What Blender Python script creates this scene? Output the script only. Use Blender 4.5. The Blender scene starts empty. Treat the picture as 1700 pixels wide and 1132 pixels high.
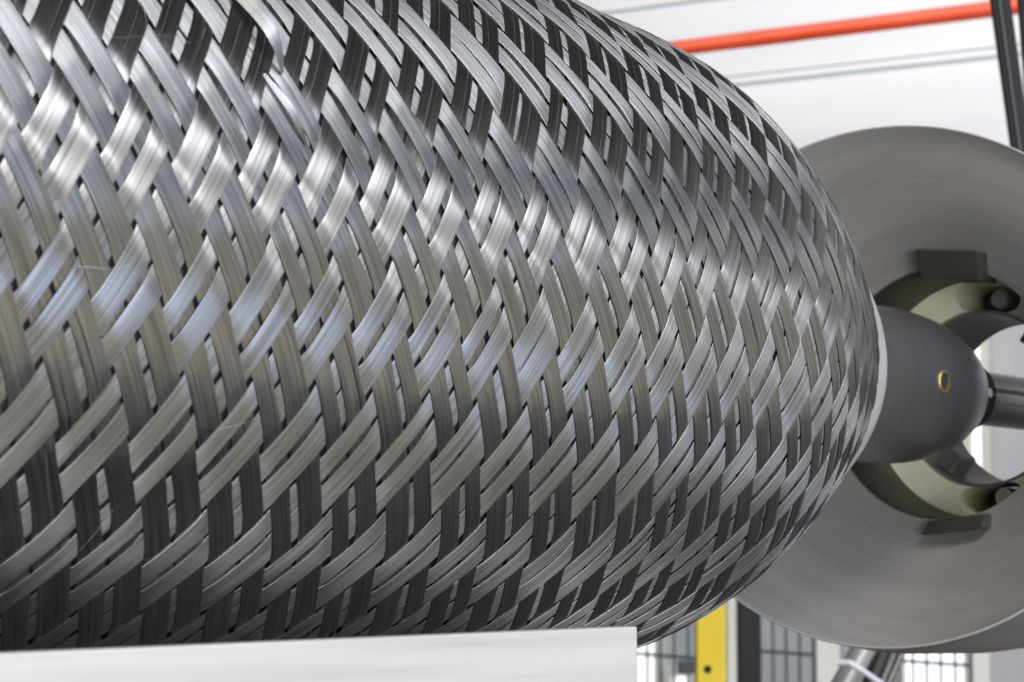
import bpy, bmesh, math, random
import numpy as np
from mathutils import Vector, Matrix
rnd = random.Random(7)
C = bpy.context.scene.collection
R = math.radians
S = 0.16                     # metres per model unit (vessel radius = 0.16 m)
AX = 1.30                    # height of the vessel axis above the floor
def W(x, y, z): return Vector((x*S, y*S, z*S + AX))

# ------------------------------------------------------------------ camera
CAM = W(-5.61668, -3.98411, -0.64994)
RT = Vector((0.5979008, -0.8015701, 0.0)); UP = Vector((-0.0765278, -0.057083, 0.9954321)); FW = Vector((0.7979086, 0.5951697, 0.0954724))
cam = bpy.data.objects.new('camera', bpy.data.cameras.new('camera')); C.objects.link(cam)
cam.matrix_world = Matrix(((RT.x, UP.x, -FW.x, CAM.x), (RT.y, UP.y, -FW.y, CAM.y), (RT.z, UP.z, -FW.z, CAM.z), (0, 0, 0, 1)))
cam.data.sensor_width = 36; cam.data.lens = 3891.3/1700*36
cam.data.clip_start = 0.02; cam.data.clip_end = 200
cam.data.dof.use_dof = True; cam.data.dof.focus_distance = 0.92; cam.data.dof.aperture_fstop = 30
bpy.context.scene.camera = cam
def at(px, py, dist):        # a point of the place seen at a photo pixel, dist metres along the view direction
    return CAM + dist*(FW + RT*((px-850)/3891.3) + UP*((566-py)/3891.3))

# ------------------------------------------------------------------ light
sc = bpy.context.scene
sc.view_settings.view_transform = 'Standard'; sc.view_settings.look = 'None'; sc.view_settings.exposure = 0; sc.view_settings.gamma = 1
w = bpy.data.worlds.new('World'); sc.world = w; w.use_nodes = True
w.node_tree.nodes['Background'].inputs[0].default_value = (0.86, 0.90, 1.0, 1); w.node_tree.nodes['Background'].inputs[1].default_value = 0.05
def area(name, loc, target, sx, sy, power, col=(1, 1, 1)):
    d = bpy.data.lights.new(name, 'AREA'); d.shape = 'RECTANGLE'; d.size = sx; d.size_y = sy; d.energy = power; d.color = col
    o = bpy.data.objects.new(name, d); C.objects.link(o); o.location = loc
    o.rotation_euler = (Vector(target)-Vector(loc)).to_track_quat('-Z', 'Y').to_euler()
    return o
#LIGHTS
def strip(name, d0, d1, width, rad_, col, dist=5.0):
    # lamp running between two directions (azimuth, elevation) seen from the vessel
    v = [Vector((math.cos(R(e))*math.cos(R(a)), math.cos(R(e))*math.sin(R(a)), math.sin(R(e))))*dist + Vector((-0.25, 0, AX)) for a, e in (d0, d1)]
    c = (v[0]+v[1])/2; x = (v[1]-v[0]); ln = x.length; x.normalize(); z = (c - Vector((-0.25, 0, AX))).normalized(); y = z.cross(x).normalized(); z = x.cross(y)
    d = bpy.data.lights.new(name, 'AREA'); d.shape = 'RECTANGLE'; d.size = ln; d.size_y = width; d.energy = rad_*math.pi*ln*width; d.color = col
    o = bpy.data.objects.new(name, d); C.objects.link(o); o.matrix_world = Matrix(((x.x, y.x, z.x, c.x), (x.y, y.y, z.y, c.y), (x.z, y.z, z.z, c.z), (0, 0, 0, 1)))
strip('roof_light', (-95, 52), (-58, 28), 0.32, 27, (0.88, 0.91, 1.0))
strip('roof_light', (-101, 41), (-62, 16), 0.24, 19, (0.90, 0.92, 1.0))
strip('side_window', (-104, 21), (-67, -4), 1.0, 5.2, (0.58, 0.70, 1.0))
strip('side_window', (-129, 40), (-111, 8), 1.1, 2.2, (0.62, 0.74, 1.0))
area('wall_fill', (1.9, 0.9, 3.7), (5.2, 0.1, 2.3), 4.0, 2.6, 94, (1.0, 0.98, 0.98))  # added fill, no known fixture: brightens the end wall, turned from the vessel
area('wall_fill', (0.5, -3.0, 4.6), (0.5, -6.0, 3.4), 5.0, 1.0, 190, (1.0, 0.955, 0.84))  # added fill: brightens the unseen side wall that the braid mirrors
area('overhead_fill', (0.8, -3.7, 4.2), (0.8, -3.8, 0.0), 6.0, 1.0, 125, (1.0, 0.955, 0.84)).data.spread = R(92)  # added fill, spread narrowed so it lights just the pale floor strip
area('plate_fill', (-2.6, -3.2, 0.9), (0.4, 0, 1.25), 1.8, 1.2, 100, (0.96, 0.975, 1.0))  # added fill from the camera side to lift the dish and bore ring
area('overhead_fill', (-1.6, -1.9, 4.0), (0.35, 0, 1.2), 1.6, 0.8, 62, (1.0, 0.97, 0.93))  # added fill from above so the lower half of the dish comes out lighter
#ENDLIGHTS

# ------------------------------------------------------------------ materials
def mat(name, col, rough=0.5, metal=0.0, spec=0.5):
    m = bpy.data.materials.new(name); m.use_nodes = True
    b = m.node_tree.nodes['Principled BSDF']
    b.inputs['Base Color'].default_value = (*col, 1); b.inputs['Roughness'].default_value = rough
    b.inputs['Metallic'].default_value = metal; b.inputs['Specular IOR Level'].default_value = spec
    return m, b
def noise(nt, scale, detail=4, vec=None, rough=0.55):
    n = nt.nodes.new('ShaderNodeTexNoise'); n.inputs['Scale'].default_value = scale; n.inputs['Detail'].default_value = detail
    n.inputs['Roughness'].default_value = rough
    if vec is not None: nt.links.new(vec, n.inputs['Vector'])
    return n
def mapping(nt, src, scale):
    m = nt.nodes.new('ShaderNodeMapping'); m.inputs['Scale'].default_value = scale
    nt.links.new(src, m.inputs['Vector']); return m.outputs[0]
def ramp(nt, src, a, b, p0=0.3, p1=0.7):
    r = nt.nodes.new('ShaderNodeValToRGB'); e = r.color_ramp.elements
    e[0].position = p0; e[1].position = p1; e[0].color = (*a, 1); e[1].color = (*b, 1)
    nt.links.new(src, r.inputs[0]); return r.outputs[0]
def worn(name, ca, cb, ra, rb, metal=0.0, scale=12, stretch=(1, 1, 1), bump=0.0, coord='Object', detail=5, dist=0.001):
    m, b = mat(name, ca, ra, metal); nt = m.node_tree
    tc = nt.nodes.new('ShaderNodeTexCoord'); v = mapping(nt, tc.outputs[coord], stretch)
    n = noise(nt, scale, detail, v)
    nt.links.new(ramp(nt, n.outputs[0], ca, cb), b.inputs['Base Color'])
    mr = nt.nodes.new('ShaderNodeMapRange'); mr.inputs[3].default_value = ra; mr.inputs[4].default_value = rb
    nt.links.new(n.outputs[0], mr.inputs[0]); nt.links.new(mr.outputs[0], b.inputs['Roughness'])
    if bump:
        bp = nt.nodes.new('ShaderNodeBump'); bp.inputs['Strength'].default_value = bump; bp.inputs['Distance'].default_value = dist
        nt.links.new(n.outputs[0], bp.inputs['Height']); nt.links.new(bp.outputs[0], b.inputs['Normal'])
    return m

def carbon_material():
    # fibres run along V of the UV map (in metres); U runs across the tow
    m, b = mat('carbon_fibre', (0.4, 0.4, 0.4), 0.3, 0.97); nt = m.node_tree; L = nt.links
    uv = nt.nodes.new('ShaderNodeUVMap'); uv.uv_map = 'UVMap'
    oi = nt.nodes.new('ShaderNodeObjectInfo')
    sep = nt.nodes.new('ShaderNodeCombineXYZ'); mu = nt.nodes.new('ShaderNodeMath'); mu.operation = 'MULTIPLY'; mu.inputs[1].default_value = 13.7
    L.new(oi.outputs['Random'], mu.inputs[0]); L.new(mu.outputs[0], sep.inputs[0]); L.new(mu.outputs[0], sep.inputs[2])
    add = nt.nodes.new('ShaderNodeVectorMath'); add.operation = 'ADD'; L.new(uv.outputs[0], add.inputs[0]); L.new(sep.outputs[0], add.inputs[1])
    fine = noise(nt, 1.0, 1, mapping(nt, add.outputs[0], (2300, 22, 1)))
    mid = noise(nt, 1.0, 1, mapping(nt, add.outputs[0], (950, 14, 1)))
    big = noise(nt, 1.0, 3, mapping(nt, add.outputs[0], (160, 70, 1)))
    mx = nt.nodes.new('ShaderNodeMath'); mx.operation = 'ADD'; L.new(fine.outputs[0], mx.inputs[0]); L.new(mid.outputs[0], mx.inputs[1])
    hf = nt.nodes.new('ShaderNodeMath'); hf.operation = 'MULTIPLY'; hf.inputs[1].default_value = 0.5; L.new(mx.outputs[0], hf.inputs[0])
    L.new(ramp(nt, hf.outputs[0], (0.20, 0.198, 0.190), (0.385, 0.381, 0.366), 0.36, 0.64), b.inputs['Base Color'])
    mr = nt.nodes.new('ShaderNodeMapRange'); mr.inputs[3].default_value = 0.27; mr.inputs[4].default_value = 0.38
    L.new(big.outputs[0], mr.inputs[0]); L.new(mr.outputs[0], b.inputs['Roughness'])
    b.inputs['Anisotropic'].default_value = 1.0
    tg = nt.nodes.new('ShaderNodeTangent'); tg.direction_type = 'UV_MAP'; tg.uv_map = 'UVMap'; L.new(tg.outputs[0], b.inputs['Tangent'])
    bp = nt.nodes.new('ShaderNodeBump'); bp.inputs['Strength'].default_value = 0.15; bp.inputs['Distance'].default_value = 0.00008
    L.new(hf.outputs[0], bp.inputs['Height'])
    L.new(bp.outputs[0], b.inputs['Normal'])
    return m
M = {}
M['carbon'] = carbon_material()
M['hair'] = mat('single_fibre', (0.42, 0.41, 0.38), 0.35, 0.6)[0]
M['liner'] = worn('dark_underlayer', (0.012, 0.012, 0.012), (0.03, 0.03, 0.03), 0.5, 0.7, 0, 40)
M['polished'] = worn('polished_steel', (0.74, 0.74, 0.72), (0.84, 0.84, 0.82), 0.25, 0.4, 0.55, 6, (40, 1, 1))
M['nose'] = worn('dark_turned_steel', (0.18, 0.18, 0.19), (0.25, 0.25, 0.262), 0.24, 0.36, 0.85, 9, (140, 3, 3), 0.10, dist=0.0004)
M['shaft'] = worn('ground_steel', (0.20, 0.20, 0.195), (0.32, 0.32, 0.31), 0.25, 0.4, 0.9, 8, (60, 2, 2))
M['brass'] = worn('brass', (0.40, 0.31, 0.09), (0.52, 0.42, 0.16), 0.4, 0.55, 1, 30)
M['dish'] = worn('brushed_dark_dish', (0.30, 0.282, 0.262), (0.39, 0.368, 0.342), 0.40, 0.56, 0.35, 3.0, (14, 1.6, 1.6), 0.08, dist=0.0006)
def turned(m):                # turning marks: rings about the vessel axis
    nt = m.node_tree; b = nt.nodes['Principled BSDF']; tc = nt.nodes.new('ShaderNodeTexCoord'); sx = nt.nodes.new('ShaderNodeSeparateXYZ'); nt.links.new(tc.outputs['Object'], sx.inputs[0])
    def mt(op, a, b_=None, v=None):
        n = nt.nodes.new('ShaderNodeMath'); n.operation = op; nt.links.new(a, n.inputs[0])
        if b_ is not None: nt.links.new(b_, n.inputs[1])
        elif v is not None: n.inputs[1].default_value = v
        return n.outputs[0]
    z = mt('SUBTRACT', sx.outputs[2], v=AX); r = mt('SQRT', mt('ADD', mt('MULTIPLY', sx.outputs[1], sx.outputs[1]), mt('MULTIPLY', z, z)))
    cb = nt.nodes.new('ShaderNodeCombineXYZ'); nt.links.new(mt('MULTIPLY', r, v=900.0), cb.inputs[0]); nt.links.new(mt('MULTIPLY', sx.outputs[1], v=6.0), cb.inputs[1]); nt.links.new(mt('MULTIPLY', z, v=6.0), cb.inputs[2])
    n = noise(nt, 1.0, 3, cb.outputs[0]); bp = nt.nodes.new('ShaderNodeBump'); bp.inputs['Strength'].default_value = 0.12; bp.inputs['Distance'].default_value = 0.0002
    nt.links.new(n.outputs[0], bp.inputs['Height']); old = b.inputs['Normal'].links[0].from_node if b.inputs['Normal'].links else None
    if old: nt.links.new(old.outputs[0], bp.inputs['Normal'])
    nt.links.new(bp.outputs[0], b.inputs['Normal'])
    mx = nt.nodes.new('ShaderNodeMix'); mx.data_type = 'RGBA'; mx.blend_type = 'MULTIPLY'; mx.inputs[0].default_value = 1.0
    src = b.inputs['Base Color'].links[0].from_socket; nt.links.new(src, mx.inputs[6]); nt.links.new(ramp(nt, n.outputs[0], (0.89, 0.885, 0.88), (1.0, 1.0, 1.0), 0.35, 0.6), mx.inputs[7]); nt.links.new(mx.outputs[2], b.inputs['Base Color'])
turned(M['dish'])
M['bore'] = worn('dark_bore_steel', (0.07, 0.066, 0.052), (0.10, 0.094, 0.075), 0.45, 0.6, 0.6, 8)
M['ringface'] = worn('yellowed_machined_ring', (0.84, 0.80, 0.56), (0.90, 0.87, 0.66), 0.35, 0.5, 0.15, 14)
M['innerring'] = worn('grey_inner_ring', (0.20, 0.20, 0.18), (0.28, 0.28, 0.26), 0.4, 0.5, 0.7, 12)
M['alu'] = worn('brushed_aluminium', (0.56, 0.555, 0.52), (0.66, 0.655, 0.61), 0.34, 0.5, 0.45, 8, (0.8, 30, 30), 0.06, dist=0.0003)
M['wall'] = worn('white_wall_paint', (0.78, 0.78, 0.785), (0.86, 0.86, 0.87), 0.5, 0.7, 0, 1.6, (1, 1, 3), 0.05, dist=0.002)
M['wallgrey'] = worn('grey_wall_paint', (0.42, 0.42, 0.43), (0.50, 0.50, 0.51), 0.5, 0.7, 0, 2.0)
M['seam'] = mat('grey_seam', (0.55, 0.60, 0.61), 0.6)[0]
M['red'] = worn('red_pipe_paint', (0.78, 0.085, 0.03), (0.86, 0.12, 0.05), 0.3, 0.42, 0, 5)
M['black'] = worn('black_rubber', (0.006, 0.0065, 0.007), (0.012, 0.013, 0.014), 0.6, 0.8, 0, 14, (1, 1, 0.1))
M['yellow'] = worn('yellow_paint', (0.88, 0.62, 0.012), (0.92, 0.68, 0.02), 0.35, 0.5, 0, 7)
M['fence'] = mat('green_grey_wire', (0.04, 0.11, 0.115), 0.5)[0]
M['cream'] = worn('cream_strip', (0.60, 0.58, 0.50), (0.70, 0.68, 0.60), 0.4, 0.6, 0, 7)
M['reflector'] = worn('cream_reflector', (0.42, 0.40, 0.32), (0.52, 0.49, 0.40), 0.4, 0.6, 0, 1.4)  # pale tone of the added floor strip mirrored low in the braid
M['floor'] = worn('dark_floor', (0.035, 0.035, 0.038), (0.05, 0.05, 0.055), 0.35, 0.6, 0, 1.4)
M['boxgrey'] = mat('grey_box', (0.10, 0.10, 0.105), 0.5)[0]
M['tube'] = worn('greyish_tube', (0.45, 0.43, 0.42), (0.55, 0.53, 0.52), 0.3, 0.45, 0.4, 20)
M['whitecable'] = mat('white_cable', (0.75, 0.73, 0.78), 0.5)[0]
gl, gb = mat('daylit_pane', (0.9, 0.92, 0.95), 0.2); gb.inputs['Emission Color'].default_value = (0.95, 0.97, 1, 1); gb.inputs['Emission Strength'].default_value = 1.0; M['pane'] = gl

# ------------------------------------------------------------------ mesh helpers
def link(name, me, m, parent=None, smooth=True):
    o = bpy.data.objects.new(name, me); C.objects.link(o)
    if m is not None: me.materials.append(m)
    if smooth and len(me.polygons): me.polygons.foreach_set('use_smooth', [True]*len(me.polygons))
    if parent: o.parent = parent; o.matrix_parent_inverse = parent.matrix_world.inverted()
    return o
def thing(name, label, cat, loc=(0, 0, 0), group=None):
    o = bpy.data.objects.new(name, None); C.objects.link(o); o.location = loc; o.empty_display_size = 0.05
    o.matrix_world = Matrix.Translation(loc); o['label'] = label; o['category'] = cat
    if group: o['group'] = group
    return o
def tag(o, label, cat, group=None):
    o['label'] = label; o['category'] = cat
    if group: o['group'] = group
    return o
def struct(o): o['kind'] = 'structure'; return o
def bmobj(name, bm, m, parent=None, smooth=False, bevel=0.0):
    if bevel: bmesh.ops.bevel(bm, geom=list(bm.edges), offset=bevel, segments=2, affect='EDGES', profile=0.6)
    bmesh.ops.recalc_face_normals(bm, faces=list(bm.faces))
    me = bpy.data.meshes.new(name); bm.to_mesh(me); bm.free()
    return link(name, me, m, parent, smooth)
def box_axes(name, c, ax, ay, az, m, parent=None, bevel=0.0):     # half-extent vectors
    bm = bmesh.new(); vs = []
    for i in (-1, 1):
        for j in (-1, 1):
            for k in (-1, 1): vs.append(bm.verts.new(c + ax*i + ay*j + az*k))
    for f in ((0, 1, 3, 2), (4, 6, 7, 5), (0, 4, 5, 1), (2, 3, 7, 6), (0, 2, 6, 4), (1, 5, 7, 3)): bm.faces.new([vs[q] for q in f])
    return bmobj(name, bm, m, parent, False, bevel)
def add_tube(bm, pts, r, seg=12, cap=True):
    pts = [Vector(p) for p in pts]; rings = []
    up = Vector((0.13, 0.2, 1)).normalized()
    for i, p in enumerate(pts):
        t = (pts[min(i+1, len(pts)-1)] - pts[max(i-1, 0)]).normalized()
        a = t.cross(up)
        if a.length < 1e-3: a = t.cross(Vector((1, 0, 0)))
        a.normalize(); b = t.cross(a); rr = r[i] if isinstance(r, (list, tuple)) else r
        rings.append([bm.verts.new(p + (a*math.cos(2*math.pi*k/seg) + b*math.sin(2*math.pi*k/seg))*rr) for k in range(seg)])
    for i in range(len(rings)-1):
        for k in range(seg): bm.faces.new((rings[i][k], rings[i][(k+1) % seg], rings[i+1][(k+1) % seg], rings[i+1][k]))
    if cap: bm.faces.new(rings[0][::-1]); bm.faces.new(rings[-1])
def tube(name, pts, r, m, parent=None, seg=12):
    bm = bmesh.new(); add_tube(bm, pts, r, seg); o = bmobj(name, bm, m, parent, True)
    shade(o); return o
def shade(o, ang=35):
    me = o.data
    bm = bmesh.new(); bm.from_mesh(me)
    for e in bm.edges:
        if len(e.link_faces) == 2 and e.calc_face_angle(0) > R(ang): e.smooth = False
    bm.to_mesh(me); bm.free()
# lathe about the vessel axis; profile = list of (x, r) in model units; plane(x,r)-> optional tilt
def lathe(name, prof, m, parent=None, seg=128, closed=False, tilt=None, ang=35):
    v = []; f = []; n = len(prof)
    for (x, r, *tw) in prof:
        k = tw[0] if tw else 0.0
        for s in range(seg):
            t = 2*math.pi*s/seg; p = Vector((x, -r*math.cos(t), r*math.sin(t)))
            if k and tilt: p = p.lerp(tilt(r, t, x), k)
            v.append(W(*p))
    for i in range(n if closed else n-1):
        for s in range(seg):
            a, b = i*seg, ((i+1) % n)*seg; s2 = (s+1) % seg
            f.append((a+s, a+s2, b+s2, b+s))
    me = bpy.data.meshes.new(name); me.from_pydata([tuple(q) for q in v], [], f); me.update()
    bm = bmesh.new(); bm.from_mesh(me); bmesh.ops.recalc_face_normals(bm, faces=list(bm.faces)); bm.to_mesh(me); bm.free()
    o = link(name, me, m, parent); shade(o, ang); return o

# ------------------------------------------------------------------ the braided vessel
NP = 24; P = 2*math.pi/NP; L = 0.17495; XK = -2.8952; X0 = XK - 0.05*L; TH0 = 0.0988 - 0.16171 - 0.45*P
KX = np.array([-1.2, -0.5, 0, .473956, .812496, 1.083328, 1.259369, 1.35416]); KR = np.array([1, .956625, .914154, .756643, .593968, .479587, .388182, .335738])
_h = np.diff(KX); _d = np.diff(KR)/_h; _m = np.zeros(8); _m[1:-1] = (_d[:-1]*_h[1:]+_d[1:]*_h[:-1])/(_h[1:]+_h[:-1]); _m[-1] = 1.6*_d[-1]-.6*_m[-2]
def rad(x):
    x = np.asarray(x, float); c = np.clip(x, KX[0], KX[-1]); i = np.clip(np.searchsorted(KX, c)-1, 0, 6); t = (c-KX[i])/_h[i]
    y = (2*t**3-3*t**2+1)*KR[i]+(t**3-2*t**2+t)*_h[i]*_m[i]+(-2*t**3+3*t**2)*KR[i+1]+(t**3-t**2)*_h[i]*_m[i+1]
    return np.where(x < KX[0], 1.0, y)
def twist(x): return -0.06*np.clip((x+0.6)/0.6, 0, 2.0)**1.5
def sfun(x): return P*(x-X0)/L
rs = np.random.RandomState(11)
def smooth_noise(n, step, amp):
    k = rs.randn(n//step+4); i = np.arange(n)/step; a = i.astype(int); t = i-a; t = t*t*(3-2*t)
    return amp*(k[a]*(1-t)+k[a+1]*t)
HA = 0.0016
def sh(c): return np.tanh(2.6*c)/math.tanh(2.6)
vessel = thing('braided_vessel', 'large round vessel wrapped in shiny black braided carbon fibre, filling the left of the picture', 'vessel', tuple(W(-1, 0, 0)))
def tow(sign, idx, half, share):
    n = 760; x = np.linspace(-3.55, 0.85, n); wj = rs.uniform(-0.10, 0.06)
    wfrac = (1-share) if half else share
    off = (0.5 - wfrac/2)*P if half else -(0.5 - wfrac/2)*P
    off = off + smooth_noise(n, 60, 0.0036) + rs.uniform(-0.007, 0.007)
    r = rad(x); dr = np.gradient(r, x); ml = np.sqrt(1+dr*dr)
    th = TH0 + sign*sfun(x) + idx*P + off + twist(x)
    dth = np.gradient(th, x); a = ml; b = r*dth; nn = np.sqrt(a*a+b*b)
    ps, pt = -b/nn, a/nn                                          # across direction (meridian, hoop)
    pitch = r*P*(a/nn)                                            # perpendicular pitch of one pair
    dens = 0.745 + 0.11*np.clip((x+0.9)/1.5, 0, 1)
    cc0 = (th - TH0 - twist(x) + sign*sfun(x))/P; dens = dens + 0.075 - 0.075*sign*sh(np.cos(np.pi*(cc0 + idx)))   # tows spread where they pass under
    wid = pitch*wfrac*(dens + wj)*(1+smooth_noise(n, 70, 0.05))
    length = np.concatenate([[0], np.cumsum(np.sqrt(np.diff(x)**2*ml[1:]**2+(r[1:]*np.diff(th))**2))])
    # two strands that part here and there
    vb = rs.uniform(-0.45, 0.45); gap = np.clip(smooth_noise(n, 32, 1.0)-(1.2 if rs.rand() < 0.35 else 2.0), 0, 1.2)*0.22
    lo = [(-1+0*x, vb-gap), (vb+gap, 1+0*x)]
    verts = []; uvs = []; faces = []; base = 0
    for si, (e0, e1) in enumerate(lo):
        fr = [0, 0.0, 0.012, 0.33, 0.67, 0.988, 1.0, 1.0]
        cols = []
        for ci, q in enumerate(fr):
            v = e0+(e1-e0)*q
            d = v*wid/2; xx = x + ps*d/ml; tt = th + pt*d/r; rr = rad(xx)
            cc = (tt - TH0 - twist(xx) + sign*sfun(xx))/P         # index coordinate of the other family
            c = np.cos(np.pi*(cc + idx))
            h = sign*HA*sh(c)
            crown = -0.0005*v*v - 0.0004*(2*q-1)**2*np.clip(gap/0.03, 0, 1)
            drop = {0: -0.0013, 1: -0.0001, 6: -0.0001, 7: -0.0013}.get(ci, 0.0)
            if (si == 0 and ci >= 6) or (si == 1 and ci <= 1): drop = drop*np.clip(gap/0.03, 0, 1)
            cols.append(np.stack([xx, -(rr+h+crown+drop)*np.cos(tt), (rr+h+crown+drop)*np.sin(tt)], -1))
            uvs.append(np.stack([d*S, length*S], -1))
        k = len(fr)
        verts.append(np.stack(cols, 1).reshape(-1, 3))
        i = np.arange(n-1)[:, None]*k; j = np.arange(k-1)[None, :]
        q0 = base+i+j; faces.append(np.stack([q0, q0+1, q0+k+1, q0+k], -1).reshape(-1, 4)); base += n*k
    V = np.concatenate(verts)*S; V[:, 2] += AX
    F = np.concatenate(faces)
    k = 8; U = np.concatenate([np.stack(uvs[:8], 1).reshape(-1, 2), np.stack(uvs[8:], 1).reshape(-1, 2)])
    me = bpy.data.meshes.new('tow'); me.vertices.add(len(V)); me.vertices.foreach_set('co', V.astype(np.float32).ravel())
    me.loops.add(F.size); me.loops.foreach_set('vertex_index', F.astype(np.int32).ravel())
    me.polygons.add(len(F)); me.polygons.foreach_set('loop_start', np.arange(0, F.size, 4, dtype=np.int32)); me.polygons.foreach_set('loop_total', np.full(len(F), 4, np.int32))
    me.update(calc_edges=True)
    ul = me.uv_layers.new(name='UVMap'); ul.data.foreach_set('uv', U[F.ravel()].astype(np.float32).ravel())
    return link('tow', me, M['carbon'], vessel)
for sign in (1, -1):
    for i in range(NP):
        share = 0.5 + rnd.uniform(-0.02, 0.09)*(1 if sign > 0 else rnd.choice((-1, 1)))
        tow(sign, i, True, share); tow(sign, i, False, share)
xs = np.linspace(-3.55, 1.25, 60)
lathe('underlayer', [(-3.55, 0.01)] + [(float(a), float(rad(a))-0.010) for a in xs] + [(1.25, 0.01)], M['liner'], vessel)
lathe('boss_ring', [(0.80, 0.30), (0.805, float(rad(0.805))-0.006)] + [(float(a), float(rad(a))+0.0015) for a in np.linspace(0.85, 1.34, 16)] + [(1.36, 0.334), (1.375, 0.328), (1.38, 0.31), (1.40, 0.05)], M['polished'], vessel)

# fine loose fibres and two lifted strands on the braid
def surf(x, th, h=0.0):
    r = float(rad(x))+h; return W(x, -r*math.cos(th), r*math.sin(th))
def loose(x, th, ln, ang, lift, r):
    pts = []
    for k in range(9):
        u = k/8-0.5; pts.append(surf(x+ln*u*math.cos(ang), th+ln*u*math.sin(ang)+0.02*math.sin(3*u+x*7), 0.004+lift*(1-4*u*u)))
    tube('loose_fibre', pts, r*S, M['hair'], vessel, 5)
for k in range(11):
    loose(rnd.uniform(-2.8, -0.4), rnd.uniform(-0.75, 0.75), rnd.uniform(0.08, 0.28), rnd.uniform(0, 6.28), rnd.uniform(0.004, 0.014), rnd.uniform(0.00022, 0.0004))
def lifted(x, th, ln, slope, wid, lift):
    v = []; f = []; uv = []; n = 18
    for k in range(n):
        u = k/(n-1); xx = x+ln*u; t = th+slope*ln*u; h = 0.0045+lift*math.sin(math.pi*u)*(0.4+u); w_ = wid*math.sin(math.pi*min(1, 0.12+u*0.84))**0.5
        tw = 0.9*math.sin(math.pi*u)
        for j, q in enumerate((-1, -0.4, 0.4, 1)):
            v.append(tuple(surf(xx + w_*q*0.83*0.5, t + w_*q*0.56*0.5, h + w_*q*0.5*tw*0.5))); uv.append((w_*q*S*0.5, ln*u*1.8*S))
    for k in range(n-1):
        for j in range(3): f.append((4*k+j, 4*k+j+1, 4*k+j+5, 4*k+j+4))
    me = bpy.data.meshes.new('lifted_strand'); me.from_pydata(v, [], f); ul = me.uv_layers.new(name='UVMap')
    for l in me.loops: ul.data[l.index].uv = uv[l.vertex_index]
    link('lifted_strand', me, M['carbon'], vessel)

lifted(-2.405, 0.50, 0.10, -2.0, 0.030, 0.03)
lifted(-2.36, 0.29, 0.09, -1.45, 0.016, 0.012)

# ------------------------------------------------------------------ spindle: nose piece and shaft
sp = thing('mandrel_spindle', 'dark steel spindle nose and shaft joining the vessel end to the dished plate', 'spindle', tuple(W(2, 0, 0)))
lathe('nose', [(1.402, 0.05), (1.402, 0.265), (1.41, 0.275), (1.8, 0.281), (1.92, 0.283), (2.02, 0.281), (2.10, 0.276), (2.18, 0.267), (2.26, 0.253), (2.34, 0.232), (2.41, 0.207), (2.46, 0.18), (2.50, 0.15), (2.52, 0.125), (2.53, 0.09)], M['nose'], sp)
gr = []
def shaft_obj():
    v = []; f = []; seg = 64; st = [2.2, 2.205, 4.6, 4.61]; rr0 = [0.095, 0.105, 0.105, 0.095]
    for x, r0 in zip(st, rr0):
        for s in range(seg):
            t = 2*math.pi*s/seg; r = r0
            d = abs((math.degrees(t)-(-2)+180) % 360-180)
            if d < 14: r = r0*0.80
            v.append(tuple(W(x, -r*math.cos(t), r*math.sin(t))))
    for i in range(3):
        for s in range(seg): f.append((i*seg+s, i*seg+(s+1) % seg, (i+1)*seg+(s+1) % seg, (i+1)*seg+s))
    f.append(tuple(range(seg))[::-1]); f.append(tuple(3*seg+s for s in range(seg)))
    me = bpy.data.meshes.new('shaft'); me.from_pydata(v, [], f); me.update()
    o = link('shaft', me, M['shaft'], sp); shade(o, 25)
shaft_obj()
lathe('collar', [(2.515, 0.09), (2.52, 0.135), (2.63, 0.135), (2.635, 0.10)], M['black'], sp, 64)
def radial_pin(name, x, th, r0, r1, rad_, m, parent, hole=0.0):
    bm = bmesh.new(); c = Vector((x, -math.cos(th), math.sin(th))); n = Vector((0, -math.cos(th), math.sin(th))); a = Vector((1, 0, 0)); b = n.cross(a)
    prof = [(r0, rad_), (r1-0.004, rad_), (r1, rad_*0.92)] + ([(r1, hole), (r0, hole)] if hole else [(r1, 0.0005)])
    seg = 24; rings = []
    for h, q in prof: rings.append([bm.verts.new(W(*(Vector((x, 0, 0)) + n*h + (a*math.cos(2*math.pi*k/seg)+b*math.sin(2*math.pi*k/seg))*q))) for k in range(seg)])
    for i in range(len(rings)-1):
        for k in range(seg): bm.faces.new((rings[i][k], rings[i][(k+1) % seg], rings[i+1][(k+1) % seg], rings[i+1][k]))
    return bmobj(name, bm, m, parent, False)
radial_pin('set_screw', 2.575, R(1), 0.10, 0.139, 0.018, M['polished'], sp)
TP = R(-0.9)
radial_pin('bushing', 1.89, TP, 0.24, 0.288, 0.042, M['brass'], sp, 0.032)
radial_pin('socket', 1.89, TP, 0.24, 0.284, 0.0315, M['black'], sp)

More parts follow.
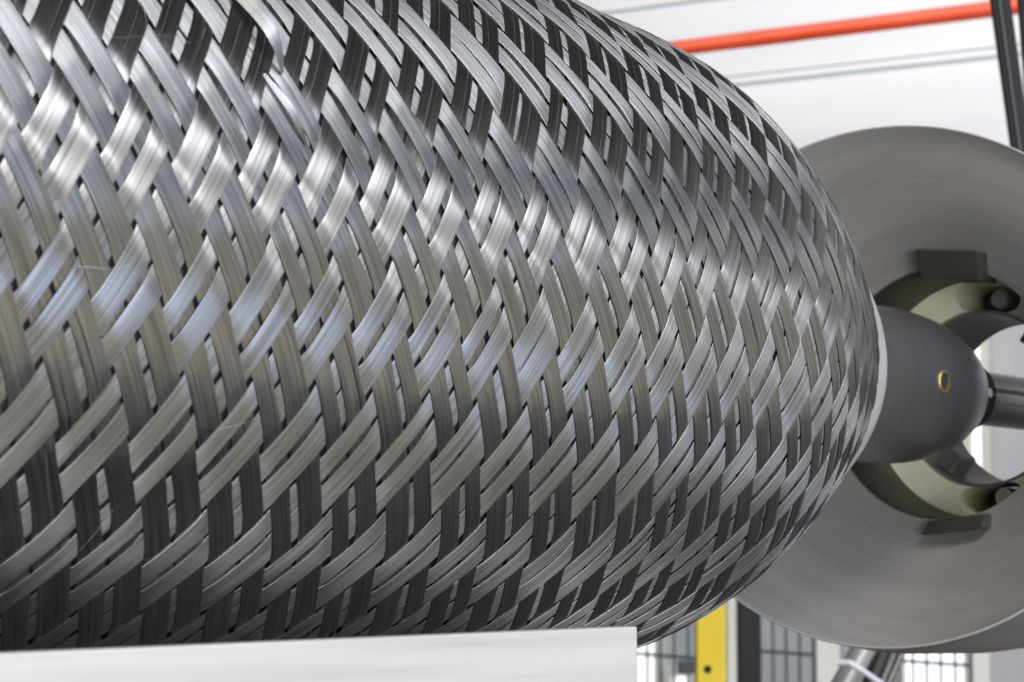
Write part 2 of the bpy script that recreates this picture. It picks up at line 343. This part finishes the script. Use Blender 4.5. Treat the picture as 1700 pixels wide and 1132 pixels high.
# ------------------------------------------------------------------ dished plate with its bore ring
dk = thing('dished_plate', 'big dark grey dished steel plate with a stepped centre bore behind the vessel end', 'machine plate', tuple(W(2.3, 0, 0)))
nrm = Vector((1, 0.249, -0.112)).normalized(); C0 = Vector((2.018, 0.011, 0.017))
a2 = (Vector((0, 0, 1)) - nrm*nrm.z).normalized(); a1 = nrm.cross(a2)
if a1.y > 0: a1 = -a1
def tilt(r, t, x): return C0 + nrm*(x-2.018) + a1*(r*math.cos(t)) + a2*(r*math.sin(t))
lathe('dish', [(2.44, 0.478, 0), (2.425, 0.480, 0), (2.42, 0.486, 0), (2.37, 0.56, 0.1), (2.27, 0.68, 0.35), (2.16, 0.80, 0.65), (2.08, 0.90, 0.9), (2.035, 0.945, 1), (2.018, 0.957, 1), (2.015, 0.961, 1), (2.022, 0.964, 1),
      (2.08, 0.966, 1), (2.30, 0.966, 0.8), (2.8, 0.962, 0.4), (3.5, 0.955, 0), (3.5, 0.55, 0), (2.80, 0.50, 0)], M['dish'], dk, 160, tilt=tilt)
lathe('rim_lip', [(2.0135, 0.9605, 1), (2.0105, 0.963, 1), (2.0125, 0.9665, 1), (2.022, 0.9675, 1), (2.03, 0.9655, 1)], M['polished'], dk, 160, tilt=tilt)
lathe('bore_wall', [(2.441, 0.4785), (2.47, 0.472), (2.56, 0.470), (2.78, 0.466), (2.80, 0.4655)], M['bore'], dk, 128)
# machined ring with slots
ringo = lathe('machined_ring', [(2.775, 0.465), (2.775, 0.355), (2.782, 0.348), (3.02, 0.338), (3.02, 0.465)], M['ringface'], dk, 128, closed=True)
def slot_cutter(th):
    bm = bmesh.new(); n = Vector((0, -math.cos(th), math.sin(th))); t = Vector((0, math.sin(th), math.cos(th))); pts = []
    hw, hl = 0.052, 0.085
    for k in range(9): a = math.pi*k/8-math.pi/2; pts.append((hl+hw*math.cos(a), hw*math.sin(a)))
    for k in range(9): a = math.pi*k/8+math.pi/2; pts.append((-hl+hw*math.cos(a), hw*math.sin(a)))
    A = [bm.verts.new(W(*(Vector((2.6, 0, 0))+n*(0.392+v)+t*u))) for u, v in pts]; B = [bm.verts.new(W(*(Vector((3.10, 0, 0))+n*(0.392+v)+t*u))) for u, v in pts]
    bm.faces.new(A); bm.faces.new(B[::-1])
    for k in range(len(A)): bm.faces.new((A[k], B[k], B[(k+1) % len(A)], A[(k+1) % len(A)]))
    return bmobj('slot_cutter', bm, None)
SL = [R(84), R(276), R(0), R(180)]
for th in SL:
    c = slot_cutter(th); md = ringo.modifiers.new('b', 'BOOLEAN'); md.object = c; md.solver = 'EXACT'; md.operation = 'DIFFERENCE'
    bpy.context.view_layer.update()
    me = bpy.data.meshes.new_from_object(ringo.evaluated_get(bpy.context.evaluated_depsgraph_get()))
    ringo.modifiers.clear(); ringo.data = me; cm = c.data; bpy.data.objects.remove(c); bpy.data.meshes.remove(cm)
lathe('slot_shade', [(3.03, 0.345), (3.03, 0.464), (3.08, 0.464), (3.08, 0.345)], M['bore'], dk, 96, closed=True)  # dark ring put behind the slots to stand in for the shade inside them
for dg in (232, 52, 142):
    th = R(dg); n = Vector((0, -math.cos(th), math.sin(th))); t = Vector((0, math.sin(th), math.cos(th)))
    box_axes('lug', W(*(n*0.30 + Vector((2.93, 0, 0)))), Vector((0.07*S, 0, 0)), t*0.04*S, n*0.045*S, M['innerring'], dk, 0.0012)
lathe('inner_sleeve', [(2.80, 0.346), (3.22, 0.336), (3.22, 0.326), (2.80, 0.332)], M['innerring'], dk, 128, closed=True)
for th in SL:
    n = Vector((0, -math.cos(th), math.sin(th))); t = Vector((0, math.sin(th), math.cos(th)))
    sg = -1 if th < 3 else 1
    c = n*0.392 + t*0.035*sg
    tube('clamp_bolt', [W(*(c+Vector((2.80, 0, 0)))), W(*(c+Vector((2.81, 0, 0)))), W(*(c+Vector((3.03, 0, 0))))], [0.030*S, 0.038*S, 0.038*S], M['tube'], dk, 20)
    # wedge block on the edge of the bore
    cc = n*0.515 + Vector((2.33, 0, 0))
    bm = bmesh.new()
    q = []
    vl = -.075 if th < 3 else -.022
    for (u, v, xx) in ((-.12, -.075, 2.37), (.12, -.075, 2.36), (.125, .03, 2.30), (-.125, .03, 2.31), (-.12, -.075, 2.50), (.12, -.075, 2.50), (.145, .03, 2.50), (-.145, .03, 2.50)):
        q.append(bm.verts.new(W(*(n*(0.50+max(v, vl)) + t*(u+0.04*sg) + Vector((xx, 0, 0))))))
    for f in ((0, 1, 2, 3), (4, 7, 6, 5), (0, 4, 5, 1), (1, 5, 6, 2), (2, 6, 7, 3), (3, 7, 4, 0)): bm.faces.new([q[k] for k in f])
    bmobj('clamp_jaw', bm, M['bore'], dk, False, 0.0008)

# ------------------------------------------------------------------ aluminium beam in front
D = 0.86
pA = at(-120, 1089, D); pB = at(1058, 1040, D)
# keep the beam along the vessel axis: solve the depth of the right end so that both ends share y
dirA = (FW + RT*((-120-850)/3891.3) + UP*((566-1090)/3891.3)); dirB = (FW + RT*((1058-850)/3891.3) + UP*((566-1040)/3891.3))
yb = -1.32*S                                                     # the front face stands 1.32 units before the axis
kb = (yb-CAM.y)/dirB.y; ka = (yb-CAM.y)/dirA.y
pB = CAM+dirB*kb; pA = CAM+dirA*ka
ex = (pB-pA).normalized(); ez = Vector((0, 0, 1)); ez = (ez-ex*ez.dot(ex)).normalized(); ey = ex.cross(ez)
print('beam', pA, pB)
ln = (pB-pA).length/2+0.15
bc = (pB-ex*ln) - ez*0.06 + ey*(-0.004 if ey.y < 0 else 0.004)
beam = box_axes('aluminium_beam', bc, ex*ln, ey*0.004, ez*0.06, M['alu'], None, 0.0006)
tag(beam, 'pale brushed aluminium plate running along the bottom in front of the braided vessel', 'metal plate')

# ------------------------------------------------------------------ hall behind
wy = R(-7.5); wd = Vector((math.sin(wy), math.cos(wy), 0)); wn = Vector((-math.cos(wy), math.sin(wy), 0))   # along wall, facing the camera
WD = 6.2
def onwall(px, py, off=0.0):                                     # where the sight line meets the end wall (off = metres before it)
    d = FW + RT*((px-850)/3891.3) + UP*((566-py)/3891.3); p0 = CAM + FW*WD + wn*off
    return CAM + d*((p0-CAM).dot(wn)/d.dot(wn))
wc = onwall(1300, 600)
def wall_s(p): return (p-wc).dot(wd)
def wall_piece(name, z0, z1, m, s0=-7, s1=7, thick=0.06, off=0.0, parent=None, bevel=0.004):
    c = wc + wd*((s0+s1)/2) + wn*(off-thick/2); c = Vector((c.x, c.y, (z0+z1)/2))
    return box_axes(name, c, wd*((s1-s0)/2), wn*(thick/2), Vector((0, 0, (z1-z0)/2)), m, parent, bevel)
zs1 = onwall(1430, 119).z; zs2 = onwall(1100, 10).z; zg = onwall(1500, 430).z
print('wall z', zs1, zs2, zg)
back = struct(wall_piece('end_wall', 0, 2.95, M['seam'], thick=0.3, off=-0.012))
def wp(z0, z1, m, **k): return wall_piece('wall_panel', z0, z1, m, parent=back, **k)
wp(zs1+0.004, zs1+0.022, M['wall'])
wp(zs1+0.0245, zs2-0.004, M['wall']); wp(zs2+0.004, 2.95, M['wall'])
wp(zg, zs1-0.006, M['wall'])
wp(0.0, zg-0.01, M['wallgrey'])
side = struct(box_axes('side_wall', Vector((0.5, -6.1, 1.3)), Vector((6, 0, 0)), Vector((0, 0.1, 0)), Vector((0, 0, 1.3)), M['wallgrey']))
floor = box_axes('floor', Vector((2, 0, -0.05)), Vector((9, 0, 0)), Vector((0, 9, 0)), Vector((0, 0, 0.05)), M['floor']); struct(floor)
reflector = struct(box_axes('floor_reflector', Vector((2, -4.1, 0.002)), Vector((9, 0, 0)), Vector((0, 1.9, 0)), Vector((0, 0, 0.002)), M['reflector']))  # unseen strip added to reflect warm light into the lower braid
# windows in the lower wall
def window(pxa, pxb, pya, pyb, label):
    a = onwall(pxa, pya, 0.01); b = onwall(pxb, pyb, 0.01)
    s0, s1 = sorted((wall_s(a), wall_s(b))); z1, z0 = max(a.z, b.z), min(a.z, b.z)
    p = tag(thing('window', label, 'window', tuple(wc + wd*s0 + wn*0.01)), label, 'window')
    wall_piece('pane', z0, z1, M['pane'], s0, s1, 0.01, 0.012, p, 0)
    for (u0, u1, v0, v1) in ((s0-0.02, s0, z0-0.02, z1+0.02), (s1, s1+0.02, z0-0.02, z1+0.02), (s0, s1, z1, z1+0.02), (s0, s1, z0-0.02, z0)):
        wall_piece('frame', v0, v1, M['cream'], u0, u1, 0.03, 0.03, p, 0.002)
window(1040, 1093, 1010, 1300, 'bright tall window behind the wire fence left of the yellow post')
window(1118, 1152, 1121, 1300, 'low bright window beneath the small grey box beside the yellow post')
window(1612, 1634, 540, 800, 'narrow bright window strip seen through the plate bore')
window(1505, 1608, 1060, 1300, 'wide bright window behind the right hand wire fence panel')
# red pipe
p0 = onwall(900, 108, 0.55); p1 = onwall(1800, -4, 0.55)
pipe = thing('red_pipe', 'bright red pipe running across the white end wall', 'pipe', tuple((p0+p1)/2))
tube('pipe_run', [p0, p0.lerp(p1, .5), p1], 0.018, M['red'], pipe, 24)
pc = onwall(1300, 58, 0.55); dd = (p1-p0).normalized()
pc = p0 + dd*(pc-p0).dot(dd)
tube('coupling', [pc-dd*0.09, pc-dd*0.085, pc+dd*0.03, pc+dd*0.04], [0.018, 0.0187, 0.0187, 0.018], M['red'], pipe, 24)
# leaning black uprights at top right
def bar(a, b, wpx, name, label, cat, m, dist, depth=0.012):
    A = at(*a, dist); B = at(*b, dist); u = (B-A).normalized(); sd = u.cross(FW).normalized(); nn = u.cross(sd).normalized()
    hw = wpx/3891.3*dist/2
    c = (A+B)/2
    t = thing(name, label, cat, tuple(B))
    box_axes('bar', c, u*(A-B).length/2, sd*hw, nn*depth/2, m, t, 0.002)
    box_axes('edge_strip', c - nn*(depth/2+0.0012)*(1 if nn.dot(FW) > 0 else -1) - sd*hw*0.25, u*(A-B).length/2, sd*hw*0.08, nn*0.0012, M['boxgrey'], t)
    return t
bar((1652, -60), (1706, 330), 32, 'black_strut', 'left one of two leaning black struts at the top right, before the red pipe', 'strut', M['black'], 2.4)
bar((1700, -60), (1731, 330), 30, 'black_strut', 'right one of two black struts at the top right, cut by the picture edge', 'strut', M['black'], 2.5)
# posts
def post(px0, px1, pytop, m, name, label, cat, dist, hole=None):
    A = at((px0+px1)/2, pytop, dist); hw = (px1-px0)/3891.3*dist/2
    u = RT
    t = thing(name, label, cat, (A.x, A.y, 0)); 
    box_axes('shaft', Vector((A.x, A.y, A.z/2)), u*hw, Vector((u.y, -u.x, 0))*hw*0.7, Vector((0, 0, A.z/2)), m, t, 0.003)
    if hole:
        fh = Vector((FW.x, FW.y, 0)).normalized(); dh = FW + RT*((hole[0]-850)/3891.3) + UP*((566-hole[1])/3891.3)
        Hc = CAM + dh*(((A - fh*(hw*0.7+0.001))-CAM).dot(fh)/dh.dot(fh))
        bm = bmesh.new(); add_tube(bm, [Hc, Hc+Vector((FW.x, FW.y, 0)).normalized()*0.004], 0.0055, 12); bmobj('bolt_hole', bm, M['black'], t)
    return t
post(1154, 1203, 985, M['yellow'], 'yellow_post', 'bright yellow square post standing below the vessel end, with a small hole', 'post', 3.2, (1175, 1111))
post(1205, 1220, 975, M['cream'], 'cream_post', 'slim cream strip post between the yellow post and the black post', 'post', 3.3)
post(1224, 1261, 960, M['black'], 'black_post', 'black post beside the yellow post, beneath the dished plate', 'post', 2.9)
post(1353, 1392, 1020, M['cream'], 'cream_column', 'pale column at the right end of the wire fence panel under the plate', 'column', 4.6)
post(1612, 1640, 1040, M['cream'], 'cream_column', 'pale column at the bottom right beside the bright window', 'column', 4.6)
gb_ = box_axes('junction_box', at(1140, 1107, 3.4), RT*0.012, Vector((RT.y, -RT.x, 0))*0.015, Vector((0, 0, 0.009)), M['boxgrey'], None, 0.001)
tag(gb_, 'small dark grey box fixed at the left side of the yellow post', 'box')
# wire fence panels
def fence(pxa, pxb, py_wire, label, dist0, slope):
    fd = Vector((math.sin(R(30.6)), math.cos(R(30.6)), 0)); nf = Vector((fd.y, -fd.x, 0))
    base = at(pxa, py_wire, dist0)
    def onf(px, py):
        d = FW + RT*((px-850)/3891.3) + UP*((566-py)/3891.3); return CAM + d*((base-CAM).dot(nf)/d.dot(nf))
    e = onf(pxb, py_wire); sA = 0.0; sB = (e-base).dot(fd)
    n = max(2, int(round(abs(pxb-pxa)/23.2)))
    t = thing('wire_fence', label, 'fence', (base.x, base.y, 0), 'green grey wire mesh fence panels')
    for k in range(n+1):
        p = base + fd*(sA+(sB-sA)*k/n)
        tube('vertical_wire', [Vector((p.x, p.y, 0.25)), Vector((p.x, p.y, base.z+0.22))], 0.0030, M['fence'], t, 8)
    for dz in (-0.8, -0.6, -0.4, -0.2, 0, 0.19):
        q0 = base + Vector((0, 0, dz)) - nf*0.0; q1 = base + fd*sB + Vector((0, 0, dz))
        if abs(dz) >= 0: tube('horizontal_wire', [q0+nf*0.005, q1+nf*0.005], 0.0034, M['fence'], t, 8)
fence(1053, 1215, 1085, 'section of wire mesh fence left of and behind the yellow post', 5.0, 0.08)
fence(1262, 1350, 1081, 'section of wire mesh fence right of the black post, under the plate rim', 5.0, 0.08)
fence(1493, 1610, 1097, 'section of wire mesh fence before the wide bright window at bottom right', 5.0, 0.08)
# diagonal tube bundle at the bottom
tb = thing('diagonal_tube', 'leaning pale metal tube with a white cable at the bottom right under the plate', 'tube', tuple(at(1400, 1160, 2.6)))
tube('outer_tube', [at(1370, 1190, 2.6), at(1460, 1030, 2.6)], 0.0135, M['tube'], tb, 20)
tube('rod', [at(1450, 1190, 2.62), at(1520, 1030, 2.62)], 0.0042, M['shaft'], tb, 12)
tube('inner_bar', [at(1424, 1190, 2.64), at(1486, 1030, 2.64)], 0.010, M['bore'], tb, 12)
tube('white_cable', [at(1390, 1100, 2.57), at(1410, 1100, 2.565), at(1430, 1112, 2.57), at(1470, 1140, 2.58)], 0.0032, M['whitecable'], tb, 10)
